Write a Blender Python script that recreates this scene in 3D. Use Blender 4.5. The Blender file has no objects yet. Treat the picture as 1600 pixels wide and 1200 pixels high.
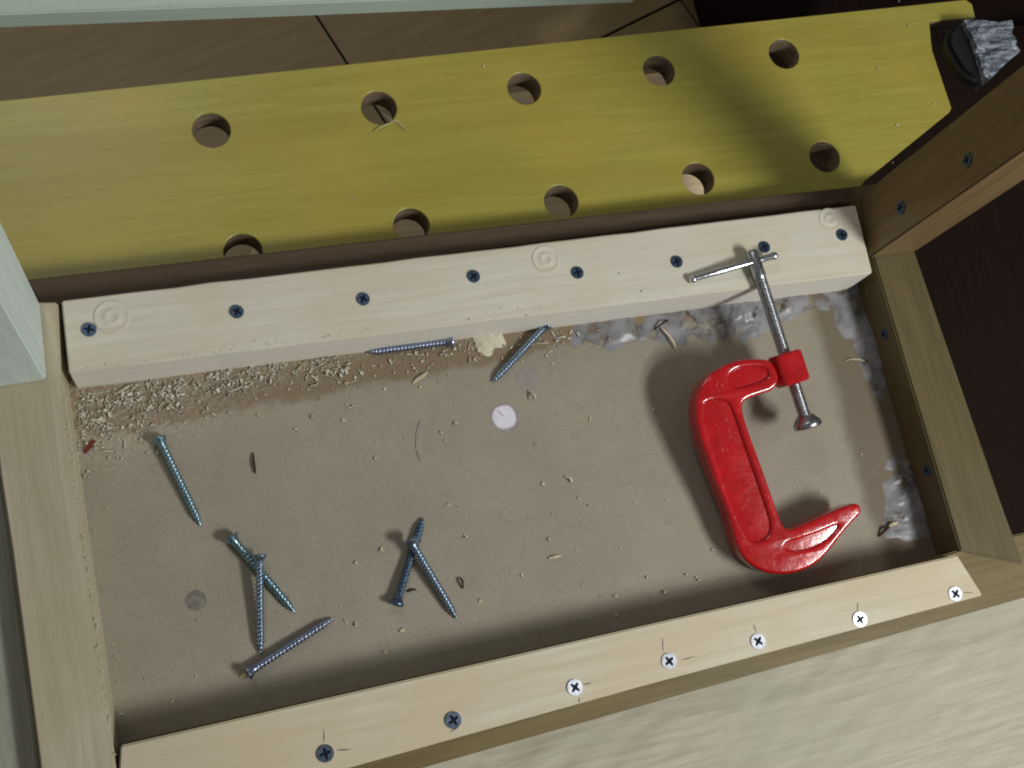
import bpy, bmesh, math, random
from math import sin, cos, pi, radians, atan2, hypot
from mathutils import Vector, Matrix, noise
random.seed(7)
S = bpy.context.scene
COL = S.collection

# ---------------------------------------------------------------- camera (metres, z = 0 is the top of the rails)
F = 1847.59
AX = Vector((0.94958875, -0.2196599, 0.22367552))
AY = Vector((-0.16092265, -0.95384501, -0.25354211))
AZ = Vector((0.26904481, 0.20476628, -0.94110874))
CAM = Vector((0, 0, .62))
cd = bpy.data.cameras.new('camera'); cam = bpy.data.objects.new('camera', cd); COL.objects.link(cam)
cd.sensor_width = 36; cd.lens = F / 1600 * 36; cd.clip_start = .02; cd.clip_end = 20
m = Matrix.Identity(4)
for i in range(3):
    m[i][0] = AX[i]; m[i][1] = -AY[i]; m[i][2] = -AZ[i]; m[i][3] = CAM[i]
cam.matrix_world = m
S.camera = cam

def at(x, y, z=0.0):
    """photo pixel -> point of the real plane at height z"""
    d = AX * (x - 800) + AY * (y - 600) + AZ * F
    return CAM + d * ((z - CAM.z) / d.z)

# ---------------------------------------------------------------- light
w = bpy.data.worlds.new('World'); S.world = w; w.use_nodes = True
bg = w.node_tree.nodes['Background']; bg.inputs[0].default_value = (1.0, .95, .92, 1); bg.inputs[1].default_value = .13
def area(name, loc, target, sx, sy, power, color, spin=0):
    l = bpy.data.lights.new(name, 'AREA'); l.shape = 'RECTANGLE'; l.size = sx; l.size_y = sy
    l.energy = power; l.color = color
    o = bpy.data.objects.new(name, l); COL.objects.link(o); o.location = loc
    q = (Vector(target) - Vector(loc)).to_track_quat('-Z', 'Y')
    o.rotation_mode = 'QUATERNION'; o.rotation_quaternion = q @ Matrix.Rotation(spin, 3, 'Z').to_quaternion()
    return o
for k in (-1, 1):
    area('tube_lamp', (.84, -.47 + .05 * k, .86 + .035 * k), (.18, .1, -.02), .34, .07, 5.2, (.98, .98, .96))
area('plank_fill', (-.12, .90, .98), (.2, .30, -.1), .3, .25, 1.6, (1.0, .95, .88))  # added fill lamp, no window seen; reaches the plank under the yellow board

S.render.filter_size = 2.0
S.cycles.filter_width = 2.0
S.view_settings.view_transform = 'Standard'; S.view_settings.look = 'None'
S.view_settings.exposure = 0.0; S.view_settings.gamma = 1

# ---------------------------------------------------------------- materials
def srgb(r, g, b):
    f = lambda c: (c / 12.92 if c <= .04045 else ((c + .055) / 1.055) ** 2.4)
    return (f(r / 255), f(g / 255), f(b / 255), 1)
class NT:
    def __init__(s, name):
        s.m = bpy.data.materials.new(name); s.m.use_nodes = True; s.t = s.m.node_tree
        s.b = s.t.nodes['Principled BSDF']; s.tc = s.n('ShaderNodeTexCoord')
    def n(s, typ, **kw):
        nd = s.t.nodes.new(typ)
        for k, v in kw.items():
            if hasattr(nd, k): setattr(nd, k, v)
        return nd
    def l(s, a, b): s.t.links.new(a, b)
    def mapping(s, scale=(1, 1, 1), rot=(0, 0, 0), loc=(0, 0, 0)):
        mp = s.n('ShaderNodeMapping'); mp.inputs['Scale'].default_value = scale
        mp.inputs['Rotation'].default_value = rot; mp.inputs['Location'].default_value = loc
        s.l(s.tc.outputs['Object'], mp.inputs[0]); return mp.outputs[0]
    def noise(s, vec, scale, detail=4, rough=.55, dist=0):
        nd = s.n('ShaderNodeTexNoise'); s.l(vec, nd.inputs['Vector'])
        nd.inputs['Scale'].default_value = scale; nd.inputs['Detail'].default_value = detail
        nd.inputs['Roughness'].default_value = rough; nd.inputs['Distortion'].default_value = dist
        return nd.outputs['Fac']
    def ramp(s, fac, stops):
        r = s.n('ShaderNodeValToRGB'); s.l(fac, r.inputs[0]); e = r.color_ramp.elements
        while len(e) < len(stops): e.new(.5)
        for i, (p, c) in enumerate(stops): e[i].position = p; e[i].color = c if len(c) == 4 else (*c, 1)
        return r.outputs[0]
    def mix(s, fac, a, b, mode='MIX'):
        x = s.n('ShaderNodeMix'); x.data_type = 'RGBA'; x.blend_type = mode
        for k, v in ((0, fac), (6, a), (7, b)):
            if isinstance(v, (int, float, tuple)): x.inputs[k].default_value = v
            else: s.l(v, x.inputs[k])
        return x.outputs[2]
    def math(s, op, a, b=0, c=None, clamp=False):
        x = s.n('ShaderNodeMath'); x.operation = op; x.use_clamp = clamp
        for k, v in ((0, a), (1, b), (2, c)):
            if v is None: continue
            if isinstance(v, (int, float)): x.inputs[k].default_value = v
            else: s.l(v, x.inputs[k])
        return x.outputs[0]
    def smooth(s, v, a, b):
        x = s.n('ShaderNodeMapRange'); x.interpolation_type = 'SMOOTHSTEP'; s.l(v, x.inputs[0])
        x.inputs[1].default_value = a; x.inputs[2].default_value = b; return x.outputs[0]
    def bump(s, h, strength, dist):
        x = s.n('ShaderNodeBump'); x.inputs['Strength'].default_value = strength; x.inputs['Distance'].default_value = dist
        s.l(h, x.inputs['Height']); s.l(x.outputs[0], s.b.inputs['Normal'])
    def put(s, color=None, rough=.5, metal=0, spec=.5, coat=0, coat_rough=.1):
        B = s.b.inputs
        if color is not None:
            if isinstance(color, tuple): B['Base Color'].default_value = color
            else: s.l(color, B['Base Color'])
        if isinstance(rough, (int, float)): B['Roughness'].default_value = rough
        else: s.l(rough, B['Roughness'])
        B['Metallic'].default_value = metal; B['Specular IOR Level'].default_value = spec
        B['Coat Weight'].default_value = coat; B['Coat Roughness'].default_value = coat_rough
        return s.m
def wood(name, light, dark, ax=0, rough=.6, spec=.35, grain=1.0, bumpy=.25, blotch=None, rot=0, coat=0, coat_rough=.2, streak=24, bands=None):
    t = NT(name); sc = [streak * 10] * 3; sc[ax] = streak * .55
    v = t.mapping(tuple(sc), (0, 0, rot))
    g = t.noise(v, 1.0, 6, .62, .35)
    fine = t.noise(t.mapping(tuple([c * 7 for c in sc]), (0, 0, rot)), 1.0, 3, .7)
    big = t.noise(t.mapping((1, 1, 1)), 14, 3, .5)
    c = t.ramp(g, [(.36, dark), (.50, tuple((a + b) / 2 for a, b in zip(light, dark))), (.62, light)])
    c = t.mix(1 - grain, c, light) if grain < 1 else c
    c = t.mix(t.math('MULTIPLY', t.smooth(fine, .52, .72), .25), c, tuple([x * .62 for x in dark[:3]] + [1]))
    if blotch: c = t.mix(t.math('MULTIPLY', t.smooth(big, .45, .68), .55), c, blotch)
    if bands:
        sb_ = [26.0] * 3; sb_[ax] = 3.0
        c = t.mix(t.math('MULTIPLY', t.smooth(t.noise(t.mapping(tuple(sb_), (0, 0, rot), (.3, .1, 0)), 1.0, 3, .6, .5), .40, .70), .5), c, bands)
    speck = t.noise(t.mapping((1, 1, 1)), 900, 2, .6)
    c = t.mix(t.math('MULTIPLY', t.smooth(speck, .62, .80), .35), c, tuple([x * .45 for x in dark[:3]] + [1]))
    h = t.math('ADD', g, t.math('MULTIPLY', fine, .6))
    t.bump(h, bumpy, .0006)
    return t.put(c, rough, 0, spec, coat, coat_rough)

M = {}
M['pale'] = wood('pale_pine', srgb(222, 220, 206), srgb(206, 200, 178), 0, grain=.65, bumpy=.12, blotch=srgb(210, 200, 172), bands=srgb(204, 196, 172))
M['lighter'] = wood('lighter_pine_face', srgb(238, 236, 226), srgb(226, 222, 206), 0, grain=.5, bumpy=.2)  # front face given a lighter colour than the top of the same rail
M['pale_y'] = wood('pale_pine_upright', srgb(222, 236, 232), srgb(204, 216, 208), 2, grain=.7, bumpy=.14)
M['front'] = wood('fresh_pine', srgb(217, 211, 190), srgb(198, 185, 154), 0, grain=.6, bumpy=.16, blotch=srgb(208, 192, 160), bands=srgb(202, 186, 154))
M['left'] = wood('worn_pine', srgb(206, 198, 176), srgb(180, 170, 144), 1, grain=.75, bumpy=.25, blotch=srgb(186, 178, 144), bands=srgb(178, 168, 134))
M['brown'] = wood('brown_varnished_wood', srgb(108, 96, 66), srgb(86, 75, 48), 1, rough=.42, grain=.7, bumpy=.12, blotch=srgb(94, 82, 52))
M['brown_leg'] = wood('brown_varnished_leg', srgb(134, 112, 78), srgb(108, 88, 58), 2, rough=.45, grain=.7, bumpy=.12)
M['brown_x'] = wood('brown_varnished_rail', srgb(126, 112, 74), srgb(100, 86, 54), 0, rough=.45, grain=.7, bumpy=.12)
M['apron'] = wood('dark_apron_wood', srgb(92, 76, 60), srgb(74, 58, 46), 0, rough=.6, spec=.25, grain=.7)
M['yellow'] = wood('yellow_stained_board', srgb(172, 165, 76), srgb(154, 145, 54), 0, rough=.38, spec=.5, grain=.6, bumpy=.08, bands=srgb(152, 138, 48), blotch=srgb(182, 162, 70), rot=radians(-1.8), coat=.2, coat_rough=.35)
M['hole'] = wood('raw_hole_wall', srgb(140, 122, 100), srgb(104, 88, 70), 0, rough=.8)
M['ply'] = wood('rough_plywood', srgb(192, 188, 168), srgb(166, 160, 140), 0, rough=.62, grain=.7, bumpy=.5, blotch=srgb(178, 177, 158), rot=radians(-14), streak=34)
M['side'] = wood('grey_side_board', srgb(172, 174, 160), srgb(140, 138, 120), 1, grain=.7)
M['cyan'] = wood('pale_painted_board', srgb(200, 218, 202), srgb(184, 202, 188), 0, grain=.5)
M['dark'] = wood('dark_shade_sheet', srgb(34, 22, 14), srgb(25, 16, 11), 1, rough=.7, spec=.12, grain=.6, bumpy=.1)  # shade of the deep right side put into a near-black colour
M['under'] = wood('pale_plank_under', srgb(236, 214, 178), srgb(214, 190, 150), 0, grain=.8)

def floor_mat():
    t = NT('wood_look_tile')
    g = t.noise(t.mapping((14, 130, 20), (0, 0, radians(60))), 1, 5, .6, .4)
    c = t.ramp(g, [(.35, srgb(164, 144, 104)), (.65, srgb(178, 158, 118))])
    t.bump(g, .1, .001)
    return t.put(c, .4, 0, .5)
M['floor'] = floor_mat()

def panel_mat():
    t = NT('hardboard')
    sep = t.n('ShaderNodeSeparateXYZ'); t.l(t.tc.outputs['Object'], sep.inputs[0]); X, Y = sep.outputs[0], sep.outputs[1]
    n1 = t.noise(t.mapping(), 22, 6, .7); n2 = t.noise(t.mapping(), 120, 3, .6); n3 = t.noise(t.mapping(), 1400, 2, .7)
    base = t.ramp(n1, [(.3, srgb(150, 144, 128)), (.7, srgb(162, 156, 140))])
    base = t.mix(t.math('MULTIPLY', t.smooth(n3, .5, .72), .45), base, srgb(96, 84, 64))
    base = t.mix(t.math('MULTIPLY', t.smooth(n3, .5, .25), .22), base, srgb(196, 188, 168))
    base = t.mix(t.math('MULTIPLY', t.smooth(n2, .56, .75), .18), base, srgb(128, 110, 84))
    wob = t.math('MULTIPLY', t.math('SUBTRACT', n1, .5), .022)
    wob2 = t.math('MULTIPLY', t.math('SUBTRACT', n2, .5), .010)
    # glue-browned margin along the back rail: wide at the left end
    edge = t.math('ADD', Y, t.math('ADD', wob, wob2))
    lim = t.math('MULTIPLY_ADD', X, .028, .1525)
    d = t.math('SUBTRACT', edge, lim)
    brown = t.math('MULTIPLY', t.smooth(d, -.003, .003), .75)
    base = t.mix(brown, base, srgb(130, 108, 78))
    # margin along the right rail: brown stain plus the rail's shade painted in
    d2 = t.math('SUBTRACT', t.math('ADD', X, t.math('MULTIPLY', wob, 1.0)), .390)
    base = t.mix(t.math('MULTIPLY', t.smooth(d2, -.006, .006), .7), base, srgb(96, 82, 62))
    # ground-in sawdust powder at the left end of the back rail, faint scuffs elsewhere
    zone = t.math('MULTIPLY', t.smooth(t.math('ADD', edge, t.math('MULTIPLY', X, -.22)), .126, .168), t.smooth(X, .14, .0))
    pn = t.noise(t.mapping(), 520, 5, .75)
    base = t.mix(t.math('MULTIPLY', t.math('MULTIPLY', t.smooth(pn, .42, .60), zone), .5), base, srgb(196, 188, 168))
    sc_ = t.noise(t.mapping((160, 14, 1), (0, 0, .5)), 1, 4, .7, .8)
    base = t.mix(t.math('MULTIPLY', t.smooth(sc_, .63, .74), .22), base, srgb(120, 108, 90))
    # a paler worn line beside that margin
    t.bump(t.math('ADD', n2, t.math('MULTIPLY', n3, .7)), .15, .0005)
    return t.put(base, .62, 0, .35)
M['panel'] = panel_mat()

def glue_mat(name, a, b, rough=.35, alpha=None, sc=75):
    t = NT(name); n = t.noise(t.mapping(), sc, 4, .55)
    c = t.ramp(n, [(.32, a), (.68, b)]); t.bump(n, .5, .0008)
    mm = t.put(c, rough, 0, .5)
    if alpha:
        t.l(t.math('MULTIPLY', t.smooth(n, alpha[0], alpha[1]), alpha[2]), t.b.inputs['Alpha'])
    return mm
M['glue'] = glue_mat('dried_glue', srgb(112, 112, 114), srgb(168, 168, 172), .35, (.34, .44, .85))
M['chalk'] = glue_mat('white_spot', srgb(226, 224, 240), srgb(246, 245, 252), .7, (.05, .30, .92), 240)
M['faint'] = glue_mat('faint_spot', srgb(176, 164, 164), srgb(188, 176, 178), .7, (.1, .6, .5), 240)
M['putty'] = glue_mat('cream_filler', srgb(196, 190, 164), srgb(222, 218, 196), .8)
M['stain'] = glue_mat('grey_smudge', srgb(96, 96, 104), srgb(116, 112, 116), .7, (.2, .7, .5), 200)

def metal(name, c1, c2, rough, bumpy=.2, sc=500):
    t = NT(name); n = t.noise(t.mapping(), sc, 4, .6)
    c = t.ramp(n, [(.3, c1), (.7, c2)]); t.bump(n, bumpy, .0002)
    r = t.math('MULTIPLY_ADD', n, .25, rough - .1)
    return t.put(c, r, 1.0)
M['zinc'] = metal('blue_zinc', srgb(118, 140, 166), srgb(168, 188, 208), .26)
M['zinc_teal'] = metal('teal_zinc', srgb(112, 146, 164), srgb(162, 192, 206), .24)
M['zinc_violet'] = metal('violet_zinc', srgb(122, 132, 162), srgb(172, 182, 206), .28, .35, 900)
M['zinc_dark'] = metal('dull_blue_zinc', srgb(70, 92, 122), srgb(112, 136, 160), .42)
M['zinc_glint'] = metal('glinting_zinc', srgb(214, 222, 236), srgb(236, 240, 248), .34)  # lamp gleam on the front strip heads put into a whiter zinc
M['steel'] = metal('clamp_steel', srgb(150, 154, 158), srgb(196, 200, 204), .26, .3, 700)
M['chrome'] = metal('polished_steel', srgb(200, 206, 212), srgb(226, 230, 234), .16, .08)
def plain(name, c, rough=.5, spec=.5, metal_=0, var=.0, coat=0):
    t = NT(name)
    n = t.noise(t.mapping(), 260, 3, .6)
    col = t.ramp(n, [(.3, tuple([x * (1 - var) for x in c[:3]] + [1])), (.7, c)])
    t.bump(n, .12, .0004)
    return t.put(col, rough, metal_, spec, coat, .06)
M['pit'] = plain('recess_shade', srgb(22, 28, 48), .7, .2)  # shade inside the cross recess painted as a dark floor
M['pencil'] = plain('pencil', srgb(110, 100, 100), .7, .2)
M['seam'] = plain('tile_joint', srgb(44, 34, 26), .9)
M['black'] = plain('black_plastic', srgb(22, 24, 24), .4)
M['chip'] = plain('pale_shaving', srgb(222, 210, 178), .8, .2, 0, .2)
M['chip_pale'] = plain('pale_sawdust', srgb(228, 224, 208), .85, .2, 0, .25)
M['chip_dark'] = plain('dark_splinter', srgb(58, 42, 30), .8, .2, 0, .2)
M['chip_red'] = plain('red_splinter', srgb(126, 62, 40), .7, .3, 0, .3)
M['maroon'] = plain('dark_maroon_cloth', srgb(26, 15, 14), .9, .1, 0, .4)
def red_mat():
    t = NT('red_enamel'); n = t.noise(t.mapping(), 60, 4, .6); n2 = t.noise(t.mapping(), 420, 3, .6); n3 = t.noise(t.mapping(), 150, 4, .6)
    c = t.ramp(n, [(.3, srgb(170, 6, 14)), (.7, srgb(200, 12, 22))])
    worn = t.math('MULTIPLY', t.smooth(t.noise(t.mapping(), 560, 3, .6), .66, .71), .75)
    c = t.mix(worn, c, srgb(222, 120, 96))
    t.bump(t.math('ADD', t.math('ADD', n, t.math('MULTIPLY', n3, .5)), t.math('MULTIPLY', n2, .25)), .32, .0010)
    return t.put(c, t.math('MULTIPLY_ADD', n3, .25, .08), 0, .5, .8, .05)
M['red'] = red_mat()
def wrap_mat():
    t = NT('crumpled_plastic'); v = t.mapping((60, 160, 160), (0, 0, .1))
    n = t.noise(v, 1, 5, .7, 1.2)
    c = t.ramp(n, [(.32, srgb(60, 70, 82)), (.5, srgb(120, 130, 142)), (.68, srgb(196, 202, 212))])
    t.bump(n, .8, .003)
    return t.put(c, .2, 0, .6)
M['wrap'] = wrap_mat()

# ---------------------------------------------------------------- helpers
def link(name, me, mat, parent=None):
    o = bpy.data.objects.new(name, me); COL.objects.link(o)
    if mat is not None and len(me.materials) == 0: me.materials.append(mat)
    if parent is not None: o.parent = parent
    return o
def obj(name, bm, mat, parent=None, smooth=False):
    me = bpy.data.meshes.new(name)
    bmesh.ops.recalc_face_normals(bm, faces=bm.faces[:])
    bm.to_mesh(me); bm.free()
    if smooth:
        for p in me.polygons: p.use_smooth = True
    return link(name, me, mat, parent)
def tag(o, label=None, cat=None, group=None, kind=None):
    for k, v in (('label', label), ('category', cat), ('group', group), ('kind', kind)):
        if v: o[k] = v
    return o
def empty(name, loc=(0, 0, 0)):
    o = bpy.data.objects.new(name, None); COL.objects.link(o); o.location = loc; o.empty_display_size = .02; return o
def prism_bm(pts, z0, z1, bev=.0006, cuts=0, wob=0):
    """pts: plan corners (Vector/tuple), a solid board between z0 and z1"""
    bm = bmesh.new(); n = len(pts)
    a = [bm.verts.new((p[0], p[1], z1)) for p in pts]; b = [bm.verts.new((p[0], p[1], z0)) for p in pts]
    bm.faces.new(a); bm.faces.new(b[::-1])
    for i in range(n): bm.faces.new((a[i], b[i], b[(i + 1) % n], a[(i + 1) % n]))
    if cuts:
        es = sorted(bm.edges, key=lambda e: -e.calc_length())[:4]
        bmesh.ops.subdivide_edges(bm, edges=es, cuts=cuts, use_grid_fill=True)
        for v in bm.verts:
            q = v.co * 60
            v.co.x += wob * noise.noise(q); v.co.y += wob * noise.noise(q + Vector((9, 3, 1)))
    bmesh.ops.recalc_face_normals(bm, faces=bm.faces[:])
    if bev:
        es = [e for e in bm.edges if len(e.link_faces) == 2 and e.calc_face_angle(0) > .5]
        bmesh.ops.bevel(bm, geom=es, offset=bev, segments=2, affect='EDGES', clamp_overlap=True)
    return bm
def P(*q, z=0): return [at(x, y, z) for x, y in q]
def curve_mesh(name, loops, half, bevel=.0, seg=3, inset=0):
    cu = bpy.data.curves.new(name, 'CURVE'); cu.dimensions = '2D'; cu.fill_mode = 'BOTH'
    cu.extrude = half - bevel; cu.bevel_depth = bevel; cu.bevel_resolution = seg
    if bevel: cu.offset = -bevel - inset
    for lp in loops:
        sp = cu.splines.new('POLY'); sp.points.add(len(lp) - 1); sp.use_cyclic_u = True
        for i, p in enumerate(lp): sp.points[i].co = (p[0], p[1], 0, 1)
    o = bpy.data.objects.new(name, cu); COL.objects.link(o)
    bpy.context.view_layer.update()
    me = bpy.data.meshes.new_from_object(o)
    bpy.data.objects.remove(o); bpy.data.curves.remove(cu)
    return me
def circle(cx, cy, r, n=40, j=0): return [(cx + r * (1 + j * random.uniform(-1, 1)) * cos(2 * pi * i / n), cy + r * (1 + j * random.uniform(-1, 1)) * sin(2 * pi * i / n)) for i in range(n)]
def smooth_loop(pts, it=2):
    for _ in range(it):
        q = []
        for i in range(len(pts)):
            a = pts[i]; b = pts[(i + 1) % len(pts)]
            q.append((a[0] * .75 + b[0] * .25, a[1] * .75 + b[1] * .25)); q.append((a[0] * .25 + b[0] * .75, a[1] * .25 + b[1] * .75))
        pts = q
    return pts
def lathe_bm(prof, n=24, axis='Z'):
    bm = bmesh.new(); rings = []
    for r, h in prof:
        if r < 1e-6: rings.append([bm.verts.new((0, 0, h))])
        else: rings.append([bm.verts.new((r * cos(2 * pi * i / n), r * sin(2 * pi * i / n), h)) for i in range(n)])
    for a, b in zip(rings, rings[1:]):
        for i in range(n):
            j = (i + 1) % n
            if len(a) == 1: bm.faces.new((a[0], b[i], b[j]))
            elif len(b) == 1: bm.faces.new((a[i], a[j], b[0]))
            else: bm.faces.new((a[i], a[j], b[j], b[i]))
    if len(rings[0]) > 1: bm.faces.new(rings[0][::-1])
    if len(rings[-1]) > 1: bm.faces.new(rings[-1])
    return bm
def thread_bm(r0, r1, pitch, h0, h1, taper=0.0, n=16, per=6, tip=0.0):
    """threaded rod along -Z from h0 down to h1 (helical ridge); tip = length of the cone at the end"""
    bm = bmesh.new(); L = h0 - h1; steps = int(L / pitch * per); rings = []
    for k in range(steps + 1):
        h = h0 - L * k / steps; ring = []
        t = 1.0
        if tip and h < h1 + tip: t = max(.04, (h - h1) / tip) ** .7
        for i in range(n):
            ph = ((h0 - h) / pitch - i / n) % 1.0
            ridge = max(0, 1 - abs(ph - .5) / .30)
            r = (r0 + (r1 - r0) * ridge) * t
            ring.append(bm.verts.new((r * cos(2 * pi * i / n), r * sin(2 * pi * i / n), h)))
        rings.append(ring)
    for a, b in zip(rings, rings[1:]):
        for i in range(n):
            j = (i + 1) % n; bm.faces.new((a[i], b[i], b[j], a[j]))
    bm.faces.new(rings[0]); bm.faces.new(rings[-1][::-1])
    return bm

# screw head meshes -------------------------------------------------
def cross_loop(r, wdt):
    a, b = r, wdt
    return [(a, b), (b * 1.5, b * 1.5), (b, a), (-b, a), (-b * 1.5, b * 1.5), (-a, b), (-a, -b), (-b * 1.5, -b * 1.5), (-b, -a), (b, -a), (b * 1.5, -b * 1.5), (a, -b)]
HR = .0040
disc = curve_mesh('screw_head', [circle(0, 0, HR, 32), cross_loop(.0026, .00052)], .0004, 0)
def head_mesh(mat, nm):
    """countersunk head, flat top at z=0, cross recess, cone below"""
    bm = bmesh.new(); bm.from_mesh(disc)
    for v in bm.verts: v.co.z -= .0004
    for v in bm.verts:
        r = hypot(v.co.x, v.co.y)
        if r > HR * .97 and v.co.z > -.0002: v.co.x *= .96; v.co.y *= .96
    c = lathe_bm([(HR, -.00062), (HR, -.0009), (.0024, -.0034), (.0019, -.0050)], 32)
    t = bpy.data.meshes.new('tmp'); c.to_mesh(t); c.free(); bm.from_mesh(t); bpy.data.meshes.remove(t)
    bmesh.ops.recalc_face_normals(bm, faces=bm.faces[:])
    me = bpy.data.meshes.new(nm); bm.to_mesh(me); bm.free()
    me.materials.append(mat); me.materials.append(M['pit'])
    for p in me.polygons:
        c = p.center
        if abs(c.z + .00062) < 1e-4 and abs(p.normal.z) > .9 and hypot(c.x, c.y) < .001: p.material_index = 1
    return me
HM = {k: head_mesh(M[k], 'screw_head') for k in ('zinc', 'zinc_dark', 'zinc_glint')}
tb = thread_bm(.0018, .0026, .0021, -.004, -.050, n=14, per=6, tip=.006)
sh_me = bpy.data.meshes.new('threaded_shaft'); bmesh.ops.recalc_face_normals(tb, faces=tb.faces[:]); tb.to_mesh(sh_me); tb.free()
for p in sh_me.polygons: p.use_smooth = True
sh_me.materials.append(M['zinc'])

def head_on(px, py, z, parent, kind, sink=.0, rz=None, s=1.0):
    c = at(px, py, z)
    o = link('screw_head', HM[kind], None, parent)
    o.location = (c.x, c.y, z + .0007 - sink); o.rotation_euler = (random.uniform(-.05, .05), random.uniform(-.05, .05), random.uniform(0, 1.5) if rz is None else rz)
    o.scale = (s, s, s)
    return o

# ---------------------------------------------------------------- setting: floor of tiles
ZF = -.36
fl = prism_bm([(-2.5, -2.5), (4, -2.5), (4, 4), (-2.5, 4)], ZF - .02, ZF - .003, 0)
ground = tag(obj('floor', fl, M['seam']), kind='structure')
A1, A2 = at(485, 10, ZF), at(540, 95, ZF)
ua = (A2 - A1); ua.z = 0; ua.normalize(); ub = Vector((-ua.y, ua.x, 0))
if ub.x < 0: ub = -ub
B1, B2 = at(970, 45, ZF), at(1060, 0, ZF)
tw = abs((at(1065, 0, ZF) - A1).dot(ub)); O = Vector((A1.x, A1.y, 0)); oy = (B2 - O).dot(ua)
tile_bm = prism_bm([(-tw / 2 + .0012, -tw * .5 + .0012), (tw / 2 - .0012, -tw * .5 + .0012), (tw / 2 - .0012, tw * .5 - .0012), (-tw / 2 + .0012, tw * .5 - .0012)], -.003, 0, .0006)
tm = bpy.data.meshes.new('floor_tile'); tile_bm.to_mesh(tm); tile_bm.free(); tm.materials.append(M['floor'])
ang = atan2(ub.y, ub.x)
for i in range(-3, 5):
    for j in range(-5, 4):
        c = O + ub * (tw * (i + .5)) + ua * (oy + tw * (j + .5))
        if c.x < -.5 or c.x > 1.4 or c.y < -.1 or c.y > 1.2: continue
        t = link('floor_tile', tm, None, ground); t.location = (c.x, c.y, ZF); t.rotation_euler = (0, 0, ang)

# ---------------------------------------------------------------- the wooden frame (an upturned stool or small table)
frame = tag(empty('wooden_stand'), 'upturned pale and brown wooden stand with recessed hardboard bottom and two upright legs', 'stand')
ZP = -.032; ZR = -.0065
ra, rb = at(1337, 436, ZP), at(1463, 868, ZP)
RR = [(ra.x + (ra.x - rb.x) * .25, .2262), (.4585, .2255), at(1432, 399, ZR), at(1570, 800, ZR), at(1600, 880, ZR), (rb.x, rb.y), (ra.x, ra.y)]
print('rail', ra, rb)
BX0 = at(93, 470); BX1 = at(1336, 320)
back = obj('back_rail', prism_bm([at(96, 470), at(1338, 320), at(1364, 426), at(108, 583)], ZP - .004, 0, .0008, 24, .0006), M['pale'], frame)
back.data.materials.append(M['lighter'])
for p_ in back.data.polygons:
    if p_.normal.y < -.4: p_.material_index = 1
back['label'] = 'pale back rail with eight screws'
front = obj('front_strip', prism_bm([at(188, 1165), at(1000, 979), at(1496, 867), at(1536, 930), at(1000, 1073), at(549, 1199), at(180, 1302)], -.009, 0, .0008, 0), M['front'], frame)
front['label'] = 'fresh pine strip with seven bright screws'
left = obj('left_rail', prism_bm([at(62, 472), at(90, 472), at(95, 583), at(183, 1215), at(199, 1330), at(80, 1330), at(19, 862), at(0, 740), at(-30, 472)], ZP - .004, 0, .0009, 0), M['left'], frame)
right = obj('right_rail', prism_bm(RR, ZP - .004, ZR, .001, 0), M['brown'], frame)
right['label'] = 'darker brown right rail'
fr = obj('front_rail', prism_bm([at(188, 1162, -.0095) , at(1462, 872, -.0095), at(1525, 849, -.0095), at(1720, 806, -.0095), at(1740, 900, -.0095), at(1600, 934, -.0095), at(650, 1203, -.0095), at(190, 1325, -.0095)], -.05, -.0095, .001, 0), M['brown_x'], frame)
fr['label'] = 'brown front rail under the pine strip'
apron = obj('apron_board', prism_bm([at(40, 437, -.013), at(1100, 317, -.013), at(1338, 291, -.013), at(1420, 280, -.013), at(1420, 330, -.013), (.42, .2182), (-.0505, .2205), (-.0605, .2205)], -.0305, -.013, .0008, 0), M['apron'], frame)
apron['label'] = 'dark brown board behind the back rail'
panel = obj('bottom_panel', prism_bm([(-.075, -.03), (.45, -.03), (.45, .2), (-.075, .2)], ZP - .003, ZP, 0), M['panel'], frame)
panel['label'] = 'grey brown hardboard bottom panel'
# legs stand up out of the picture
ll = obj('leg', prism_bm([(-.098, .1775), (-.0625, .1775), (-.0607, .2188), (-.098, .2188)], .0005, .42, .0012), M['pale_y'], frame)
ll['label'] = 'pale upright leg at the left end of the back rail'
rl = obj('leg', prism_bm([(.4235, .1775), (.4585, .1775), (.4605, .2185), at(1352, 299)], ZR + .0004, .40, .0012), M['brown_leg'], frame)
rl['label'] = 'brown upright leg at the right end of the back rail'
# heads on the back rail, recessed in small countersunk pits
BS = [(139, 515), (370, 487), (567, 467), (740, 432), (902, 426), (1057, 409), (1194, 386), (1315, 367)]
for i, (x, y) in enumerate(BS):
    head_on(x, y, 0, back, 'zinc_dark', .0, s=.95)
for i, (x, y) in enumerate([(508, 1177), (708, 1125), (898, 1074), (1045, 1033), (1184, 1002), (1343, 968), (1492, 928)]):
    head_on(x, y, 0, front, 'zinc_glint' if i > 1 else 'zinc', -.0001, rz=[.1, .4, .75, .5, .75, .4, .7][i], s=1.1)
def on_face(px, py, p0, n):
    d = AX * (px - 800) + AY * (py - 600) + AZ * F
    return CAM + d * ((p0 - CAM).dot(n) / d.dot(n))
fd = (rb - ra); fd.z = 0; fn = Vector((fd.y, -fd.x, 0)).normalized()
if fn.x > 0: fn = -fn
for x, y in ((1382, 522), (1449, 735)):
    p = on_face(x, y, ra, fn); o = link('screw_head', HM['zinc_dark'], None, right); o.location = p + fn * .0006
    o.rotation_mode = 'QUATERNION'; o.rotation_quaternion = fn.to_track_quat('Z', 'Y'); o.scale = (.85, .85, .85)
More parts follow.
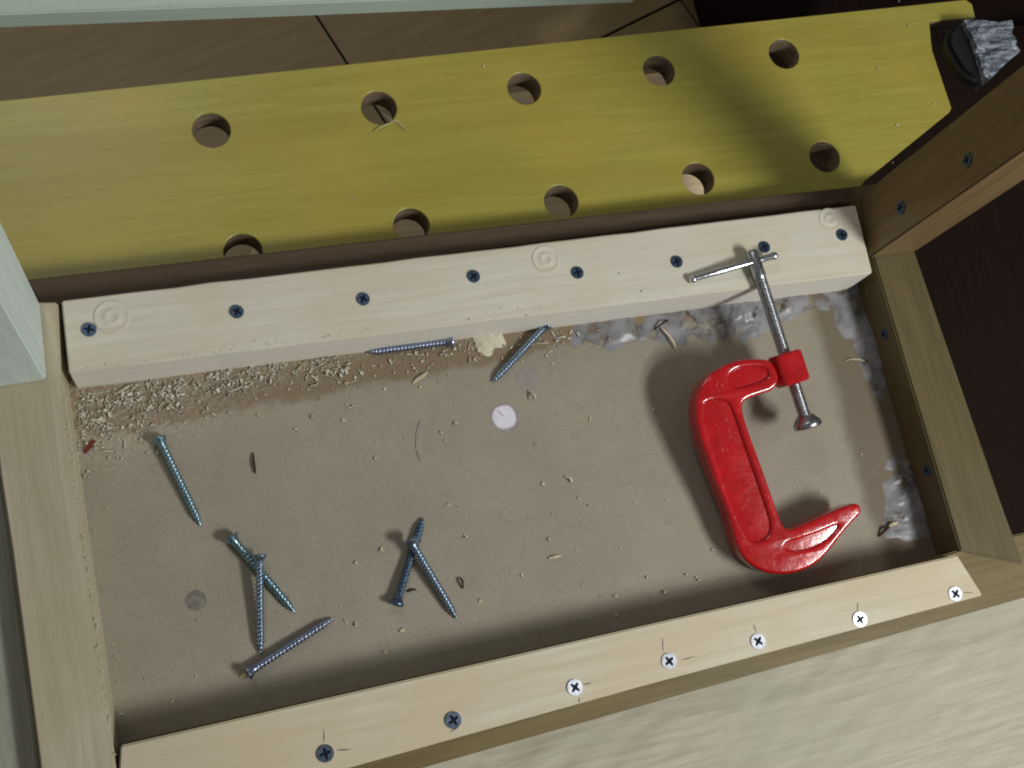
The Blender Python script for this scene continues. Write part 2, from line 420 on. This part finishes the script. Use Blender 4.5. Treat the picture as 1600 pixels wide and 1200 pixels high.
# heads on the inner face of the right leg (face runs along y at x ~ .427)
def on_leg(px, py):
    d = AX * (px - 800) + AY * (py - 600) + AZ * F
    p0 = Vector((.4235, .1775, 0)); n = Vector((.048, -.008, 0)).normalized()
    t = (p0 - CAM).dot(n) / d.dot(n); return CAM + d * t, n
for px, py in ((1408, 325), (1512, 250)):
    p, n = on_leg(px, py)
    o = link('screw_head', HM['zinc_dark'], None, rl); o.location = p - n * .0007
    o.rotation_mode = 'QUATERNION'; o.rotation_quaternion = (-n).to_track_quat('Z', 'Y')
# round clamp marks pressed into the back rail
for (x, y, s) in ((175, 495, 1.0), (853, 405, .9), (1297, 343, .82)):
    c = at(x, y, 0); R = .0094 * s
    bm = lathe_bm([(R, .00002), (R * .97, .00030), (R * .88, .00034), (R * .80, .00005), (R * .46, .00004), (R * .42, .0003), (R * .30, .0003), (R * .26, .00006), (0, .00006)], 40)
    o = obj('clamp_mark', bm, M['pale'], back, True); o.location = (c.x, c.y, 0)
# pencil strokes at the front screws
def sliver(a, b, wd, z, mat, parent, nm='pencil_mark'):
    d = (b - a); d.z = 0; n = Vector((-d.y, d.x, 0)).normalized() * wd / 2; k = 5
    bm = bmesh.new(); top = []
    for i in range(k + 1):
        t = i / k; q = a.lerp(b, t); ww = n * (1 - .6 * abs(2 * t - 1)) + n * random.uniform(-.2, .2)
        top.append((bm.verts.new((q.x + ww.x, q.y + ww.y, z)), bm.verts.new((q.x - ww.x, q.y - ww.y, z))))
    for p, q in zip(top, top[1:]): bm.faces.new((p[0], q[0], q[1], p[1]))
    return obj(nm, bm, mat, parent)
for (a, b) in (((506, 1160), (506, 1140)), ((526, 1172), (548, 1171)), ((703, 1144), (716, 1136)), ((1036, 1018), (1035, 996)), ((1066, 1031), (1085, 1026)), ((1182, 988), (1177, 976)), ((1340, 956), (1340, 942)), ((1505, 926), (1520, 926)), ((910, 1070), (924, 1067)), ((905, 1090), (905, 1098))):
    sliver(at(*a), at(*b), .0006, .00012, M['pencil'], front)
# knots and small nail specks on the back rail
for (x, y) in ((958, 366), (1000, 456), (820, 491), (730, 500), (965, 428)):
    c = at(x, y, 0); b = c + Vector((random.uniform(.0008, .002), random.uniform(-.001, .001), 0)); sliver(c, b, .0006, .00012, M['pencil'], back, 'wood_speck')

# ---------------------------------------------------------------- marks and glue on the panel
def blob_bm(cx, cy, r, hgt, jag=.04, n=40, rings=5, seed=0):
    bm = bmesh.new(); prev = None; top = bm.verts.new((cx, cy, ZP + hgt))
    for k in range(1, rings + 1):
        ring = []
        for i in range(n):
            a = 2 * pi * i / n; rr = r * k / rings * (1 + jag * noise.noise(Vector((cos(a) * 1.3, sin(a) * 1.3, seed))) * 2)
            z = ZP + .00005 + hgt * max(0, 1 - (k / rings) ** 3) * (1 + .3 * noise.noise(Vector((cos(a) * k, sin(a) * k, seed + 5))))
            ring.append(bm.verts.new((cx + rr * cos(a), cy + rr * sin(a), z)))
        for i in range(n):
            j = (i + 1) % n
            if prev is None: bm.faces.new((top, ring[i], ring[j]))
            else: bm.faces.new((prev[i], ring[i], ring[j], prev[j]))
        prev = ring
    return bm
for (x, y, r, mt, lab) in ((788, 652, .0076, 'chalk', 'round white spot'), (823, 592, .0074, 'faint', 'faint round spot above the white one'), (762, 530, .0095, 'putty', 'cream filler blob against the back rail'), (306, 938, .0055, 'stain', 'grey smudge')):
    c = at(x, y, ZP)
    if mt == 'chalk': obj('spot_halo', blob_bm(c.x, c.y, r * 1.22, .00008, .08, seed=3), M['faint'], panel, True)
    o = obj('spot', blob_bm(c.x, c.y, r, .00018 if mt != 'putty' else .0012, (.05 if mt != 'putty' else .3), seed=x), M[mt], panel, True); o['label'] = lab
c = at(781, 645, ZP + .0003); sliver(at(776, 641, ZP), at(787, 650, ZP), .0011, ZP + .0004, M['stain'], panel, 'scratch')
# curved scratch
pts = [at(x, y, ZP) for x, y in ((656, 655), (650, 675), (649, 700), (656, 722))]
for a, b in zip(pts, pts[1:]): sliver(a, b, .0007, ZP + .0001, M['pencil'], panel, 'scratch')

def smear(poly_a, poly_b, hgt, seed, mat=M['glue'], nx=90, ny=14, thr=-.25):
    """lumpy dried glue between two pixel polylines on the panel"""
    def samp(pl, t):
        q = [at(x, y, ZP) for x, y in pl]; s = t * (len(q) - 1); i = min(int(s), len(q) - 2); return q[i].lerp(q[i + 1], s - i)
    bm = bmesh.new(); g = []
    for i in range(nx + 1):
        a = samp(poly_a, i / nx); b = samp(poly_b, i / nx); row = []
        for j in range(ny + 1):
            p = a.lerp(b, j / ny)
            e = min(1, 4 * min(i, nx - i) / nx + .0) * min(1, 2.6 * (ny - j) / ny)
            h = noise.fractal(Vector((p.x * 60, p.y * 90, seed)), .9, 2.1, 3)
            z = hgt * (e * (.55 + h) - .10)
            row.append(bm.verts.new((p.x, p.y, ZP + z)))
        g.append(row)
    for i in range(nx):
        for j in range(ny): bm.faces.new((g[i][j], g[i + 1][j], g[i + 1][j + 1], g[i][j + 1]))
    return obj('glue_smear', bm, mat, panel, True)
smear([(860, 505), (1100, 468), (1345, 432)], [(870, 556), (940, 560), (1010, 532), (1060, 548), (1140, 530), (1200, 522), (1260, 490), (1345, 500)], .0026, 1)
smear([(1300, 440), (1335, 440), (1352, 470), (1372, 540), (1395, 620)], [(1290, 500), (1310, 520), (1335, 560), (1350, 600), (1376, 640)], .0020, 7)
smear([(1412, 690), (1440, 770), (1462, 850)], [(1372, 730), (1378, 790), (1366, 850)], .0020, 12)
smear([(1130, 470), (1160, 464), (1190, 459)], [(1125, 520), (1155, 545), (1200, 530)], .004, 15)

# ---------------------------------------------------------------- boards around the frame
yl = [at(*q, -.031) for q in ((-80, 165), (0, 157), (1509, -1), (1519, 6), (1524, 27), (1452, 34), (1457, 79), (1487, 169), (1484, 175), (1352, 282), (1340, 300))] + [(.42, .228), (-.12, .228)]
holes = []
for (x, y) in ((330, 203), (592, 168), (819, 138), (1030, 110), (1225, 84), (380, 393), (643, 352), (877, 315), (1091, 279), (1289, 245)):
    c = at(x, y, -.031); holes.append(circle(c.x, c.y, .0109, 48, .012))
yme = curve_mesh('perforated_board', [[(p[0], p[1]) for p in yl]] + holes, .009, .0006, 1)
yo = link('perforated_board', yme, None); yo.location = (0, 0, -.031 - .009)
yme.materials.clear(); yme.materials.append(M['yellow']); yme.materials.append(M['hole'])
for p in yme.polygons:
    p.material_index = 1 if abs(p.normal.z) < .3 else 0
tag(yo, 'yellow stained wooden board with two rows of round holes behind the frame', 'perforated board')
# plank below the board, glimpsed through the holes
pl = prism_bm([at(360, 520, -.18), at(400, 360, -.18), at(760, 150, -.18), at(1085, 105, -.18), at(1160, 480, -.18)], -.195, -.18, .001)
tag(obj('wooden_plank', pl, M['under']), 'pale plank lying under the yellow board, glimpsed through its holes', 'plank')
# pale board across the top left corner
pc = prism_bm([at(-80, 26, -.03), at(0, 22, -.03), at(500, 4, -.03), at(1000, -15, -.03), at(1000, -120, -.03), at(-80, -120, -.03)], -.045, -.03, .001)
tag(obj('pale_board', pc, M['cyan']), 'pale greenish white board crossing the top left corner above the brown floor', 'board')
# side board beyond the left rail
sb = prism_bm([at(-160, 560, -.012), at(0, 745, -.012), at(18, 862, -.012), at(61, 1200, -.012), at(80, 1330, -.012), at(-160, 1330, -.012)], -.03, -.012, .001)
tag(obj('side_board', sb, M['side']), 'grey wooden board against the outer side of the left rail', 'board')
# rough plywood at the lower right
def ply_bm():
    bm = bmesh.new(); x0, x1, y0, y1 = -.1, .62, -.30, -.02; nx, ny = 240, 110; g = []
    for i in range(nx + 1):
        row = []
        for j in range(ny + 1):
            x = x0 + (x1 - x0) * i / nx; y = y0 + (y1 - y0) * j / ny
            h = noise.fractal(Vector((x * 30 + y * 9, y * 95 - x * 22, 3)), .9, 2.1, 4)
            row.append(bm.verts.new((x, y, -.03 + .0010 * h)))
        g.append(row)
    for i in range(nx):
        for j in range(ny): bm.faces.new((g[i][j], g[i + 1][j], g[i + 1][j + 1], g[i][j + 1]))
    low = [[bm.verts.new((x, y, -.045)) for y in (y0, y1)] for x in (x0, x1)]
    bm.faces.new((low[0][0], low[0][1], low[1][1], low[1][0]))
    bm.faces.new([g[i][0] for i in range(nx + 1)] + [low[1][0], low[0][0]]); bm.faces.new([g[i][ny] for i in range(nx, -1, -1)] + [low[0][1], low[1][1]])
    bm.faces.new([g[0][j] for j in range(ny, -1, -1)] + [low[0][0], low[0][1]]); bm.faces.new([g[nx][j] for j in range(ny + 1)] + [low[1][1], low[1][0]])
    return bm
tag(obj('plywood_sheet', ply_bm(), M['ply'], None, True), 'rough pale plywood sheet filling the lower right corner beside the pine strip', 'plywood')
# near-black sheet added for the shade deep under the right side
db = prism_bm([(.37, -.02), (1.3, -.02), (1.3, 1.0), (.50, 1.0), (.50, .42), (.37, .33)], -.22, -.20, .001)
tag(obj('shade_sheet', db, M['dark']), 'added dark sheet standing for the deep shade right of the frame', 'board')

# black case wrapped in crumpled clear plastic, upper right
zc = -.019
bc = tag(empty('wrapped_case', at(1520, 80, -.1)), 'black case in crumpled clear plastic at the right end of the yellow board', 'wrapped case')
def add(name, bm, mat, par, smooth=False):
    o = obj(name, bm, mat, par, smooth); o.matrix_parent_inverse = Matrix.Translation(-par.location); return o
body = smooth_loop([(p.x, p.y) for p in P((1486, 40), (1520, 26), (1560, 40), (1572, 95), (1545, 132), (1512, 120), (1492, 92), (1478, 62), z=zc)], 2)
add('case_body', prism_bm(body, -.0305, zc, .003), M['black'], bc, False)
def wrap():
    lp = [(1506, 32), (1530, 29), (1556, 33), (1583, 31), (1582, 50), (1586, 66), (1595, 80), (1580, 92), (1562, 108), (1545, 126), (1537, 116), (1530, 92), (1520, 60)]
    q = P(*lp, z=zc + .004); c = sum(q, Vector()) / len(q); bm = bmesh.new(); prev = None; K = 14
    # dense outline
    ol = []
    for i in range(len(q)):
        for k in range(6): ol.append(q[i].lerp(q[(i + 1) % len(q)], k / 6))
    top = bm.verts.new(c + Vector((0, 0, .004)))
    for k in range(1, K + 1):
        ring = []
        for p in ol:
            v = c.lerp(p, k / K)
            h = noise.fractal(Vector((v.x * 50, v.y * 260, 2)), .7, 2.2, 4)
            v.z += .003 * h + .004 * (1 - (k / K) ** 2)
            ring.append(bm.verts.new(v))
        n = len(ring)
        for i in range(n):
            j = (i + 1) % n
            if prev is None: bm.faces.new((top, ring[i], ring[j]))
            else: bm.faces.new((prev[i], ring[i], ring[j], prev[j]))
        prev = ring
    ring = [bm.verts.new((c.x + (v.co.x - c.x) * .96, c.y + (v.co.y - c.y) * .96, -.0305)) for v in prev]; n = len(ring)
    for i in range(n):
        j = (i + 1) % n; bm.faces.new((prev[i], ring[i], ring[j], prev[j]))
    bm.faces.new(ring[::-1])
    return bm
add('plastic_wrap', wrap(), M['wrap'], bc, False)
# maroon cloth bundle behind the yellow board, top right
def cloth():
    bm = bmesh.new(); a = at(1130, 30, -.16); g = []
    for i in range(41):
        row = []
        for j in range(21):
            x = a.x + .62 * i / 40; y = a.y - .01 + .25 * j / 20
            h = noise.fractal(Vector((x * 14, y * 20, 8)), .9, 2, 4)
            row.append(bm.verts.new((x, y, -.165 + .02 * h)))
        g.append(row)
    for i in range(40):
        for j in range(20): bm.faces.new((g[i][j], g[i + 1][j], g[i + 1][j + 1], g[i][j + 1]))
    r = bmesh.ops.extrude_face_region(bm, geom=bm.faces[:])
    for v in r['geom']:
        if isinstance(v, bmesh.types.BMVert): v.co.z = -.198
    return bm
tag(obj('folded_cloth', cloth(), M['maroon'], None, True), 'dark maroon cloth in the shade beyond the yellow board, top right corner', 'cloth')

# ---------------------------------------------------------------- loose screws
def screw(hp, tp, hz, tz, label, roll=0, mt='zinc'):
    a = at(*hp, ZP + hz); b = at(*tp, ZP + tz)
    t = empty('wood_screw', a); tag(t, label, 'screw', 'loose screws lying on the bottom panel')
    t.rotation_mode = 'QUATERNION'; t.rotation_quaternion = (a - b).to_track_quat('Z', 'Y') @ Matrix.Rotation(roll, 3, 'Z').to_quaternion()
    s = (b - a).length / .050; t.scale = (s ** .3, s ** .3, s)
    for nm, me in (('head', HM['zinc']), ('threaded_shaft', sh_me)):
        o = link(nm, me, None, t)
        if mt != 'zinc': o.material_slots[0].link = 'OBJECT'; o.material_slots[0].material = M[mt]
    return t
screw((248, 684), (314, 822), .0043, .0012, 'loose screw lying alone nearest the left rail', .3, 'zinc_teal')
screw((360, 838), (461, 957), .0044, .0012, 'loose screw slanting under another one, lower left of the panel', .5, 'zinc_teal')
screw((405, 866), (407, 1022), .0085, .0015, 'upright pointing screw resting its head on a slanted screw, lower left', 1.1)
screw((386, 1052), (521, 965), .0043, .0014, 'loose screw slanting up to the right, nearest the front strip', .2, 'zinc_violet')
screw((707, 533), (574, 551), .0043, .0020, 'loose screw lying level against the back rail', .9, 'zinc_violet')
screw((854, 507), (769, 597), .0046, .0012, 'loose screw with its head against the back rail above the white spot', .4)
screw((619, 945), (661, 808), .0043, .0012, 'loose screw with its head down, under the crossing one at the panel centre', .8, 'zinc_dark')
screw((640, 842), (714, 967), .0085, .0014, 'loose screw crossing on top of another, tip towards the front strip', .1)

# ---------------------------------------------------------------- the red clamp, tilted: screw end rests on the back rail
K0, KS, KX, XS = -.0205, .150, .10, .350      # plane of the clamp: z = K0 + KS*y + KX*(x - XS)
nz_ = Vector((-KX, -KS, 1)).normalized(); ny_ = Vector((0, 1, KS)).normalized(); nx_ = ny_.cross(nz_)
org = Vector((.33, .06, K0 + KS * .06 + KX * (.33 - XS)))
def cp(x, y, h=0):
    d = AX * (x - 800) + AY * (y - 600) + AZ * F
    t = (org + nz_ * h - CAM).dot(nz_) / d.dot(nz_); p = CAM + d * t - org
    return (p.dot(nx_), p.dot(ny_))
clamp = tag(empty('g_clamp', org), 'red enamelled clamp with steel screw and tommy bar leaning on the back rail', 'clamp')
mw = Matrix((nx_, ny_, nz_)).transposed().to_4x4(); clamp.rotation_mode = 'QUATERNION'; clamp.rotation_quaternion = mw.to_quaternion()
H = .0078
outer = [(1210, 562), (1180, 560), (1156, 561), (1128, 571), (1104, 588), (1090, 610), (1085, 640), (1090, 672), (1106, 720), (1120, 758), (1136, 798), (1150, 850), (1160, 870), (1176, 885), (1196, 895), (1220, 898), (1242, 896), (1262, 889), (1280, 878), (1296, 862), (1314, 838), (1334, 814), (1348, 802), (1344, 786), (1326, 788), (1280, 808), (1240, 826), (1230, 827), (1224, 822), (1208, 778), (1190, 726), (1172, 678), (1160, 640), (1162, 628), (1172, 621), (1222, 606)]
rec1 = [(1102, 634), (1104, 628), (1122, 624), (1138, 628), (1144, 638), (1156, 672), (1172, 720), (1188, 766), (1202, 808), (1205, 826), (1200, 838), (1188, 846), (1176, 846), (1168, 838), (1150, 800), (1134, 758), (1116, 700), (1104, 660)]
rec2 = [(1140, 586), (1152, 576), (1176, 573), (1200, 575), (1202, 590), (1180, 598), (1152, 607), (1142, 602)]
rec3 = [(1230, 848), (1250, 843), (1276, 834), (1304, 822), (1312, 820), (1304, 832), (1288, 846), (1262, 858), (1238, 860), (1226, 856)]
def loop2(l, h): return smooth_loop([cp(x, y, h) for x, y in l], 2)
def fin(me, dz=0):
    bm = bmesh.new(); bm.from_mesh(me); bpy.data.meshes.remove(me)
    for v in bm.verts: v.co.z += dz
    return bm
rim = curve_mesh('rim', [loop2(outer, H), loop2(rec1, H), loop2(rec2, H), loop2(rec3, H)], H, .0022, 4)
webm = curve_mesh('web', [loop2(outer, H)], .0060, .001, 2, .0012)
bm = bmesh.new(); bm.from_mesh(rim); bm.from_mesh(webm)
bpy.data.meshes.remove(rim); bpy.data.meshes.remove(webm)
# scale the web outline slightly inwards is unnecessary: it is thinner, so its rim stays inside the bevel
cx = sum(v.co.x for v in bm.verts) / len(bm.verts)
bmesh.ops.remove_doubles(bm, verts=bm.verts[:], dist=1e-6)
fo = obj('clamp_body', bm, M['red'], clamp, True); fo['label'] = 'red cast C-shaped body'
# screw axis in clamp plane
a0 = Vector((*cp(1174, 392), 0)); a1 = Vector((*cp(1259, 656), 0)); ax = (a0 - a1).normalized()
def along(o, z_axis, loc):
    o.rotation_mode = 'QUATERNION'; o.rotation_quaternion = z_axis.to_track_quat('Z', 'Y'); o.location = loc
# threaded boss: square barrel with rounded corners
b0 = Vector((*cp(1232, 550, H), 0)); b1 = Vector((*cp(1247, 598, H), 0)); bl = (b0 - b1).length
hs = .0092
sq = smooth_loop([(-hs, -hs), (hs, -hs), (hs, hs), (-hs, hs)], 3)
sq = [(x * .55 + (hs if x > 0 else -hs) * .45 * min(1, abs(x) / (hs * .8)), y * .55 + (hs if y > 0 else -hs) * .45 * min(1, abs(y) / (hs * .8))) for x, y in sq]
bo = obj('threaded_boss', prism_bm(sq, -bl / 2, bl / 2, .0010), M['red'], clamp, False); along(bo, ax, (b0 + b1) / 2)
L = (a0 - a1).length
so = obj('screw_spindle', thread_bm(.0034, .0041, .00135, -.018, -L, n=20, per=6), M['steel'], clamp, True); along(so, ax, a0)
he = obj('spindle_end', lathe_bm([(0, .0005), (.0030, .0002), (.0039, -.0012), (.0040, -.0150), (.0037, -.0178), (.0034, -.0182)], 24), M['steel'], clamp, True); along(he, ax, a0)
pad = obj('swivel_pad', lathe_bm([(0, .0032), (.0042, .0032), (.0052, .0022), (.0078, -.0010), (.0084, -.0020), (.0084, -.0042), (.0078, -.0050), (0, -.0050)], 28), M['steel'], clamp, True); along(pad, ax, a1)
# tommy bar through the spindle end
h0 = Vector((*cp(1079, 437, .001), .001)); h1 = Vector((*cp(1212, 399, .001), .001)); hd = (h0 - h1).normalized(); HL = (h0 - h1).length
tb = obj('tommy_bar', lathe_bm([(0, HL / 2 + .001), (.0022, HL / 2 + .0004), (.0027, HL / 2 - .0010), (.0026, HL / 2 - .0022), (.0021, HL / 2 - .0032), (.0021, -HL / 2 + .0032), (.0024, -HL / 2 + .0022), (.0026, -HL / 2 + .0010), (.0021, -HL / 2 - .0004), (0, -HL / 2 - .001)], 18), M['chrome'], clamp, True); along(tb, hd, (h0 + h1) / 2)

# ---------------------------------------------------------------- shavings one can point at
def shaving(pts, wd, mat, label, z=ZP, lift=.0008, th=.0005, cat='wood shaving', nm='wood_shaving'):
    q = [at(x, y, z) for x, y in pts]; n = len(q); bm = bmesh.new(); rows = []
    for i, p in enumerate(q):
        d = (q[min(i + 1, n - 1)] - q[max(i - 1, 0)]); nn = Vector((-d.y, d.x, 0)).normalized() * wd * (.5 if 0 < i < n - 1 else .28)
        zz = z + .0003 + lift * sin(pi * i / (n - 1)) * random.uniform(.7, 1.3)
        rows.append([bm.verts.new((p.x + s * nn.x, p.y + s * nn.y, zz + t)) for s, t in ((1, 0), (1, th), (-1, th * 1.8), (-1, 0))])
    for a, b in zip(rows, rows[1:]):
        for k in range(4): bm.faces.new((a[k], b[k], b[(k + 1) % 4], a[(k + 1) % 4]))
    bm.faces.new(rows[0]); bm.faces.new(rows[-1][::-1])
    return tag(obj(nm, bm, mat), label, cat, 'larger shavings and splinters')
shaving([(645, 600), (652, 594), (660, 589), (668, 582)], .0022, M['chip'], 'pale curled shaving below the screw that lies against the back rail')
shaving([(1030, 510), (1036, 520), (1044, 528), (1050, 537), (1055, 546)], .0013, M['chip'], 'tan curled shaving on the glue left of the clamp', lift=.003)
shaving([(1022, 515), (1034, 507), (1044, 500)], .0012, M['chip_dark'], 'small brown curl crossing the tan shaving on the glue', lift=.004)
shaving([(1319, 564), (1330, 562), (1342, 563), (1350, 565)], .0009, M['chip'], 'straw coloured sliver right of the clamp screw near the right rail')
shaving([(1372, 838), (1380, 828), (1392, 820)], .0018, M['chip_dark'], 'dark curl near the right end of the front strip', lift=.003)
shaving([(1384, 826), (1392, 820), (1402, 817)], .0022, M['chip'], 'cream flake beside the dark curl at the lower right of the panel', lift=.002)
shaving([(132, 708), (140, 698), (148, 688)], .0028, M['chip_red'], 'reddish brown splinter against the left rail', lift=.001)
shaving([(457, 589), (466, 577), (477, 565)], .0009, M['chip'], 'thin straight splinter among the sawdust under the back rail')
shaving([(396, 708), (396, 720), (398, 732), (399, 740)], .0012, M['chip_dark'], 'dark sliver between two white specks right of the lone screw')
shaving([(718, 902), (721, 908), (723, 920)], .0013, M['chip_dark'], 'dark curved sliver right of the crossed screws', lift=.0025)
shaving([(376, 1058), (384, 1054), (391, 1050)], .0022, M['chip'], 'tan flake at the head of the screw nearest the front strip')
shaving([(857, 873), (866, 871), (876, 868)], .0018, M['chip'], 'cream flake in the middle of the right half of the panel')
shaving([(636, 925), (642, 922), (650, 921)], .0012, M['chip_dark'], 'small brown chip between the crossed screws')
shaving([(597, 178), (612, 192), (620, 191), (634, 205)], .0005, M['chip_pale'], 'white splinter hanging at the second upper hole of the yellow board', z=-.0305, lift=.002)
shaving([(585, 206), (598, 198), (612, 192)], .0004, M['chip_pale'], 'fine white hair left of the splinter on the yellow board', z=-.0305)
shaving([(826, 624), (831, 616), (836, 622)], .0022, M['chip'], 'cream flake just below the faint round spot', lift=.002)
shaving([(882, 745), (890, 748), (893, 754)], .0018, M['chip'], 'bent cream chip right of the centre of the panel', lift=.002)

# ---------------------------------------------------------------- sawdust: uncountable
def dust(name, spots, mat, label, lo=.6, hi=1.8, sl=.16):
    vs, fs = [], []
    for (p, s) in spots:
        a = random.uniform(0, 2 * pi); ll_ = s * (lo + (hi - lo) * random.random() ** 2); ww = s * random.uniform(.45, .95)
        if random.random() < sl: ll_ *= 3.0; ww *= .42
        tt = s * random.uniform(.2, .5)
        dx, dy = cos(a), sin(a); tz = random.uniform(-.3, .5) * s; b = len(vs)
        for u in (-1, 1):
            for v in (-1, 1):
                k = random.uniform(.1, 1.4); q = random.uniform(.6, 1.25); lf = max(0, tz * u) + (s * random.uniform(0, .5))
                x = p.x + dx * ll_ / 2 * u * q - dy * ww / 2 * v * k; y = p.y + dy * ll_ / 2 * u * q + dx * ww / 2 * v * k
                vs.append((x, y, p.z + lf * .5)); vs.append((x, y, p.z + .0001 + tt * random.uniform(.3, 1) + lf))
        for f in ((0, 1, 3, 2), (4, 6, 7, 5), (0, 4, 5, 1), (2, 3, 7, 6), (1, 5, 7, 3)): fs.append([b + i for i in f])
    me = bpy.data.meshes.new(name); me.from_pydata(vs, [], fs); o = link(name, me, mat)
    return tag(o, label, 'sawdust', None, 'stuff')
def size(): return .00016 + .0016 * random.random() ** 4
sp = []
for _ in range(4200):      # dense band under the left part of the back rail
    t = random.random() ** 1.6; x = 115 + 320 * t + random.gauss(0, 12); top = 615 - (x - 115) * .150
    w_ = 95 * (1 - t) + 26; y = top + abs(random.gauss(0, .42)) * w_
    if x < 122: continue
    if noise.noise(Vector((x * .045, y * .045, 4))) < -.12 + random.gauss(0, .12): continue
    sp.append((at(x, y, ZP + random.uniform(0, .0008)), size() * 1.05))
for _ in range(800):
    x = random.uniform(380, 900); top = 582 - (x - 370) * .135; y = top + 4 + abs(random.gauss(0, 22))
    sp.append((at(x, y, ZP), size() * 1.0))
for (cx_, cy_, r_, n_) in ((520, 575, 32, 110), (545, 632, 18, 26), (505, 565, 16, 40), (760, 535, 34, 60), (150, 660, 26, 160), (860, 510, 30, 40), (930, 520, 30, 20)):
    for _ in range(n_):
        sp.append((at(random.gauss(cx_, r_ * .5), random.gauss(cy_, r_ * .35), ZP + .0005), size() * 1.15))
for _ in range(1500):     # fine powder right at the foot of the rail
    x = random.uniform(118, 880); sp.append((at(x, 616 - (x - 116) * .1505 + .00003 * (x - 116) ** 2 * .6 + abs(random.gauss(0, 5)), ZP), .00015 + .0006 * random.random() ** 3))
for _ in range(60):       # along the wall foot of the left rail
    y = random.uniform(600, 1150); sp.append((at(112 + (y - 600) * .138 + abs(random.gauss(0, 5)) + 3, y, ZP), size()))
for _ in range(260):
    y = random.uniform(590, 1180); sp.append((at(96 + (y - 583) * .139 + random.gauss(0, 1.6), y, .0001), .0002 + .0006 * random.random() ** 2))
for _ in range(160):
    x = random.uniform(115, 900); sp.append((at(x, 583 - (x - 107) * .136 - abs(random.gauss(0, 5)) - 1, .0), .0002 + .0004 * random.random()))
dust('sawdust', sp, M['chip_pale'], 'pale sawdust strewn thickly along the foot of the back rail')
sp = []
for _ in range(330):
    y = random.uniform(640, 1080); x = random.uniform(140 + (y - 640) * .14, 1380)
    if y > 1165 - (x - 190) * .228 - 10: continue
    sp.append((at(x, y, ZP), .0003 + .0009 * random.random() ** 3))
for (x, y) in ((556, 880), (541, 972), (555, 976), (630, 985), (815, 898), (1010, 902), (1072, 901), (1090, 905), (960, 932), (962, 962), (587, 718), (700, 790), (848, 757), (862, 805), (713, 663), (690, 677), (696, 690), (321, 655), (403, 647), (487, 648), (462, 672), (537, 657), (727, 838), (858, 842), (1113, 861), (586, 540), (540, 600), (658, 606), (1040, 925), (600, 1018), (596, 860), (269, 1096), (950, 1005), (750, 938), (905, 780), (920, 791), (923, 656)):
    for _ in range(3): sp.append((at(x + random.gauss(0, 1.3), y + random.gauss(0, 1.3), ZP), random.uniform(.0008, .0019)))
dust('loose_chips', sp, M['chip'], 'scattered cream crumbs of wood over the hardboard panel', .6, 1.5, 0)
sp = []
for _ in range(45):
    x = random.uniform(300, 1420); y = 470 - .121 * (x - 95) - 40 - random.random() * 240
    if y < 160 - x * .105: continue
    sp.append((at(x, y, -.031), .0003 + .0005 * random.random() ** 2))
for (x, y) in ((1404, 3), (1418, 40), (1371, 109), (1459, 163), (1402, 196), (756, 105), (533, 380), (813, 383)):
    sp.append((at(x, y, -.031), .0016))
dust('board_dust', sp, M['chip_pale'], 'few pale dust specks on the yellow board')
